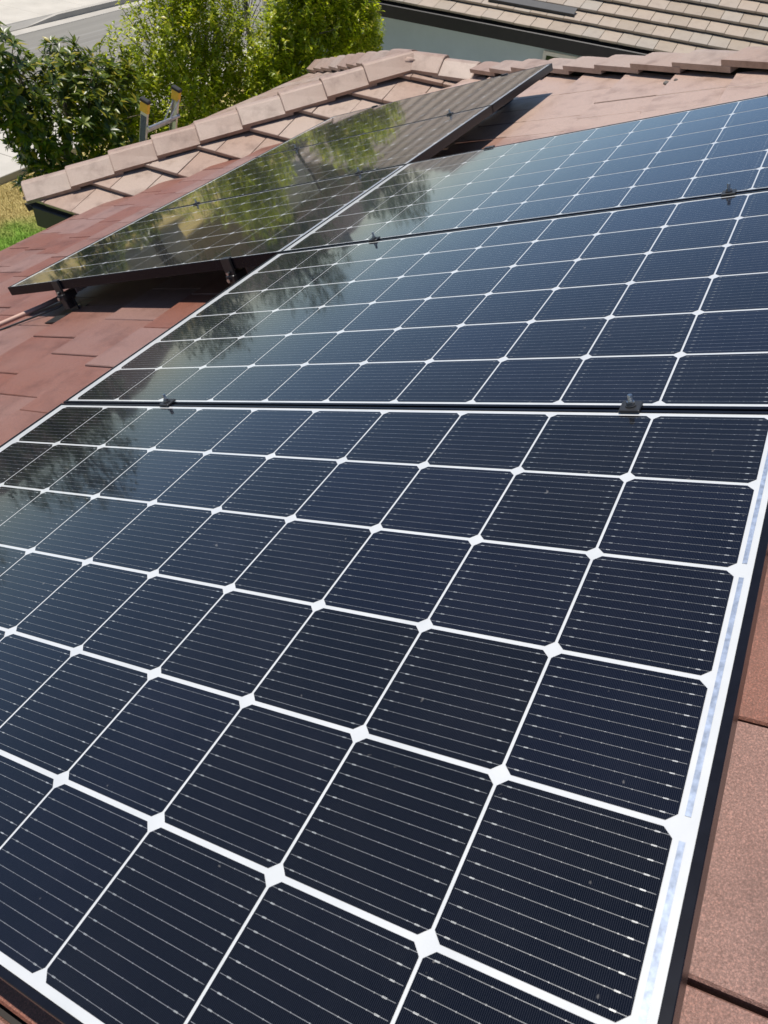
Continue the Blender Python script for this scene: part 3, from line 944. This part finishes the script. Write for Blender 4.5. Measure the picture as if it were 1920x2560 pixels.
def foliage(lobes, twigs, per, leaf, mat, name, up=0.7, out=0.6, tl=0.3, rosette=False, wr=0.5):
    p, o = sample_lobes(lobes, twigs)
    n = len(p)
    td = norm(np.array([0, 0, up]) + o * out + rng.normal(size=(n, 3)) * 0.35)
    C, Dd, NN = [], [], []
    for k in range(per):
        t = (k + 0.5) / per
        if rosette:
            base = p + td * (0.02 * k / per)
            ang = k * 2.4 + rng.random(n) * 0.6
        else:
            base = p + td * (tl * (t - 0.5))[..., None] if isinstance(t, np.ndarray) else p + td * tl * (t - 0.5)
            ang = k * 2.4 + rng.random(n) * 6.28 * 0.3
        a_ = norm(np.cross(td, np.array([0.31, 0.2, 0.9]) + 0 * td)); b_ = np.cross(td, a_)
        rad = a_ * np.cos(ang)[:, None] + b_ * np.sin(ang)[:, None]
        inc = rng.uniform(0.1, 0.9, n)[:, None] if rosette else rng.uniform(0.1, 0.9, n)[:, None]
        dd = norm(rad * (1.0 if rosette else 0.85) + td * inc * (0.55 if rosette else 0.75) + rng.normal(size=(n, 3)) * 0.15)
        C.append(base); Dd.append(dd); NN.append(norm(td * 1.0 + np.array([0.05, 0.1, 0.8]) - rad * 0.2 + rng.normal(size=(n, 3)) * 0.25))
    C = np.concatenate(C); Dd = np.concatenate(Dd); NN = np.concatenate(NN)
    m = len(C)
    ln = leaf * rng.uniform(0.65, 1.2, m)
    return leaves_mesh(name, C, Dd, NN, ln, ln * wr, mat), p, td

def plant(name, base, lobes, twigs, per, leaf, mat, label, cat, stems=5, trunk_r=0.05, group=None, twig_lines=160, trunk_top=None, bark='bark', **kw):
    base = Vector(base)
    r = empty(name, Matrix.Translation(base))
    tag(r, label, cat, group)
    lb = [((c[0] - base.x, c[1] - base.y, c[2] - base.z), rr) for c, rr in lobes]
    me, p, td = foliage(lb, twigs, per, leaf, mat, 'crown', **kw)
    c = bpy.data.objects.new('crown', me); link(c, r); c['kind'] = 'stuff'
    t = MB()
    rr = random.Random(hash(name) % 1000 if False else len(lobes) * 7 + twigs)
    for k in range(stems):
        q = lb[k % len(lb)][0]
        tgt = Vector((q[0] + rr.uniform(-0.2, 0.2), q[1] + rr.uniform(-0.2, 0.2), q[2] + lb[k % len(lb)][1][2] * 0.45))
        if k == 0 and trunk_top is not None:
            tgt = Vector(trunk_top) - base
        b0 = Vector((rr.uniform(-1, 1) * trunk_r * 1.2, rr.uniform(-1, 1) * trunk_r * 1.2, -0.05))
        path = []
        for i in range(7):
            f = i / 6
            w_ = 0.0 if i in (0, 6) else 0.06
            path.append(b0.lerp(tgt, f) + Vector(((tgt.x) * (f ** 1.6 - f) + rr.uniform(-w_, w_), tgt.y * (f ** 1.6 - f) + rr.uniform(-w_, w_), 0)))
        r0 = trunk_r * (1.0 if k == 0 else 0.6)
        t.tube(path, [r0 * (1 - 0.75 * i / 6) for i in range(7)], 7)
    t.build('trunk', M[bark], r, True)
    tw = MB()
    sel = rng.choice(len(p), min(twig_lines, len(p)), replace=False)
    for i in sel:
        a0 = Vector(p[i]); d0 = Vector(td[i])
        l0 = lb[int(np.argmin([np.linalg.norm(p[i] - np.array(q[0])) for q in lb]))][0]
        inner = a0.lerp(Vector(l0), 0.45) - Vector((0, 0, 0.12))
        tw.tube([inner, a0.lerp(inner, 0.35) + Vector((0, 0, 0.02)), a0 + d0 * 0.12], [0.009, 0.006, 0.0025], 4, False)
    tag(tw.build('twigs', M['twig'], r, True), kind='stuff')
    return r

# dark glossy tree on the left
plant('shade_tree', (7.0, 8.5, GZ),
      [((7.15, 8.15, -2.85), (0.80, 0.7, 0.85)), ((6.35, 8.2, -2.2), (0.55, 0.5, 0.6)), ((7.75, 8.1, -2.65), (0.55, 0.5, 0.45)), ((6.45, 8.0, -2.6), (0.45, 0.4, 0.35)),
       ((7.35, 8.2, -2.25), (0.35, 0.35, 0.3)), ((6.55, 8.1, -3.35), (0.35, 0.35, 0.3)), ((8.15, 8.2, -2.35), (0.28, 0.28, 0.25)), ((6.05, 7.9, -1.75), (0.32, 0.3, 0.3))],
      760, 11, 0.13, M['leaf_dark'], 'dark glossy tree with large leaves at the left edge', 'tree', stems=6, trunk_r=0.09, up=0.75, out=0.8, rosette=True, wr=0.36, twig_lines=120)
# twiggy upright shrub in the middle
plant('upright_shrub', (10.3, 8.7, GZ),
      [((9.5, 8.4, -3.05), (0.95, 0.7, 0.75)), ((9.3, 8.4, -2.35), (0.55, 0.5, 0.75)), ((10.3, 8.5, -2.5), (0.7, 0.6, 0.95)), ((10.2, 8.6, -1.9), (0.5, 0.4, 0.8)),
       ((8.35, 8.3, -2.65), (0.3, 0.25, 0.65)), ((8.75, 8.3, -3.2), (0.7, 0.6, 0.6)), ((10.9, 8.6, -2.3), (0.45, 0.4, 0.8)), ((10.7, 8.4, -3.2), (0.8, 0.6, 0.7)), ((9.8, 8.5, -1.75), (0.35, 0.3, 0.6)), ((8.7, 8.1, -3.7), (0.75, 0.5, 0.5)), ((9.9, 8.1, -3.75), (0.9, 0.5, 0.5)), ((7.9, 8.3, -3.3), (0.45, 0.4, 0.5)), ((8.2, 7.9, -3.75), (0.6, 0.4, 0.45)), ((11.3, 8.3, -3.0), (0.5, 0.4, 0.75)), ((8.05, 8.2, -2.95), (0.4, 0.35, 0.45))],
      2300, 14, 0.084, M['leaf_bright'], 'tall twiggy bright green shrub behind the ladder', 'shrub', stems=11, trunk_r=0.035, up=1.0, out=0.45, tl=0.30, twig_lines=420)
plant('slim_trunk_tree', (12.35, 9.0, GZ), [((12.2, 9.0, -1.2), (0.6, 0.5, 0.5)), ((12.1, 9.0, -2.6), (0.5, 0.35, 0.5))], 140, 10, 0.06, M['leaf_mid'],
      'slim grey tree trunk standing between the two shrubs', 'tree', stems=2, trunk_r=0.075, trunk_top=(12.15, 9.0, -1.0), up=1.0, out=0.4, twig_lines=120)
# dense shrub by the neighbour's wall
plant('dense_shrub', (11.8, 7.3, GZ),
      [((11.6, 7.3, -2.75), (0.9, 0.75, 0.95)), ((12.3, 7.2, -2.35), (0.75, 0.6, 0.8)), ((11.2, 7.3, -2.1), (0.5, 0.45, 0.85)), ((12.75, 7.15, -2.75), (0.5, 0.5, 0.65)),
       ((11.7, 7.3, -1.75), (0.5, 0.4, 0.6)), ((13.25, 7.1, -2.75), (0.22, 0.22, 0.35)), ((12.4, 7.2, -1.85), (0.45, 0.4, 0.5)), ((10.8, 7.4, -3.1), (0.7, 0.6, 0.6)), ((10.6, 7.4, -2.6), (0.35, 0.3, 0.6))],
      2400, 14, 0.087, M['leaf_bright'], 'dense bright green shrub in front of the neighbouring wall', 'shrub', stems=8, trunk_r=0.04, up=1.0, out=0.5, tl=0.28, twig_lines=200)

# grass blades on the visible lawn
def grass():
    n = 60000
    c = np.stack([rng.uniform(5.6, 10.2, n), rng.uniform(8.6, 11.72, n), np.full(n, GZ)], 1)
    d = norm(np.stack([rng.normal(0, 0.5, n), rng.normal(0, 0.5, n), np.ones(n)], 1))
    nn = norm(rng.normal(size=(n, 3)))
    ln = rng.uniform(0.025, 0.06, n)
    me = leaves_mesh('grass', c, d, nn, ln, np.full(n, 0.006), M['lawn'])
    o = bpy.data.objects.new('grass', me); link(o)
    tag(o, 'short lawn, green turning dry and yellow towards the pavement', 'grass', kind='stuff')
grass()

# ------------------------------------------------------------------ across the street (mirrored in the glass)
M['wall_tan'] = simple('tan stucco', (0.30, 0.24, 0.18), 0.9, var=0.1)
M['roof_brown'] = simple('brown roof shingle', (0.10, 0.065, 0.05), 0.85, var=0.3, scale=6)
M['door_paint'] = simple('white door paint', (0.6, 0.58, 0.54), 0.6, var=0.05)
def far_house(x0, x1, y0, y1, label, wm, eave=2.6, ridge=4.9):
    r = empty('house', Matrix.Translation(((x0 + x1) / 2, (y0 + y1) / 2, GZ)))
    tag(r, label, 'house')
    hx, hy = (x1 - x0) / 2, (y1 - y0) / 2
    box('wall', wm, r, -hx, hx, -hy, hy, 0, eave)
    o_ = 0.6; k = hy * 0.9
    v = [(-hx - o_, -hy - o_, eave - 0.1), (hx + o_, -hy - o_, eave - 0.1), (hx + o_, hy + o_, eave - 0.1), (-hx - o_, hy + o_, eave - 0.1), (-hx - o_ + k, 0, ridge), (hx + o_ - k, 0, ridge)]
    roof = MB().add(v, [(3, 2, 1, 0), (0, 1, 5, 4), (2, 3, 4, 5), (1, 2, 5), (3, 0, 4)]).build('roof', M['roof_brown'], r)
    box('chimney', wm, roof, hx * 0.3, hx * 0.3 + 0.7, -0.3, 0.3, ridge - 0.8, ridge + 0.6)
    gd = box('garage_door', M['door_paint'], r, -hx + 0.8, -hx + 5.4, -hy - 0.04, -hy - 0.005, 0.05, 2.15)
    for i in range(4):
        box('panel', M['door_paint'], gd, -hx + 0.9, -hx + 5.3, -hy - 0.055, -hy - 0.041, 0.12 + i * 0.51, 0.56 + i * 0.51)
    box('door', M['fascia'], r, -hx + 6.4, -hx + 7.4, -hy - 0.04, -hy - 0.005, 0.1, 2.15)
    for i in range(2):
        xx = -hx + 8.4 + i * 2.6
        if xx + 1.6 < hx:
            wf_ = box('window', M['trim'], r, xx - 0.08, xx + 1.68, -hy - 0.04, -hy - 0.005, 0.85, 2.2)
            box('pane', M['pane'], wf_, xx, xx + 1.6, -hy - 0.05, -hy - 0.041, 0.93, 2.12)
far_house(-12, 4, 26.5, 36, 'tan house across the street, left of the others, mirrored in the glass', M['wall_tan'])
far_house(9, 25, 26.5, 36, 'cream house straight across the street, mirrored dark in the left panel edges', M['stucco_cream'])
far_house(30, 46, 26.5, 36, 'tan house farther along the street, mirrored in the panels', M['wall_tan'])
def street_tree(x, y, h, r, label, seed):
    l = [((x, y, GZ + h * 0.66), (r, r, h * 0.30)), ((x + r * 0.5, y - r * 0.2, GZ + h * 0.52), (r * 0.7, r * 0.7, h * 0.2)), ((x - r * 0.5, y + r * 0.2, GZ + h * 0.58), (r * 0.7, r * 0.7, h * 0.22)), ((x + r * .15, y, GZ + h * 0.84), (r * 0.55, r * 0.55, h * 0.18))]
    plant('street_tree', (x, y, GZ), l, 700, 8, 0.20, M['leaf_mid'], label, 'tree', stems=5, trunk_r=0.16, group='trees across the street', up=0.5, out=0.8, tl=0.5, twig_lines=40)
street_tree(6.6, 23.0, 6.6, 2.2, 'street tree left of the cream house opposite, mirrored in the nearest panel', 1)
street_tree(20.5, 23.2, 5.8, 1.9, 'street tree shading the far pavement in front of the cream house', 2)
street_tree(27.5, 24.0, 6.9, 2.4, 'street tree between the cream house and the farther tan house', 3)
street_tree(36.0, 22.8, 6.4, 2.0, 'street tree farthest along the opposite pavement', 4)
street_tree(-2.5, 23.4, 6.2, 2.1, 'street tree in front of the tan house at the left end', 5)
street_tree(12.6, 24.2, 7.2, 2.5, 'tallest street tree, in front of the cream house door', 6)
street_tree(2.3, 24.0, 6.8, 2.3, 'street tree beside the tan house, next left of the driveway mouth', 7)
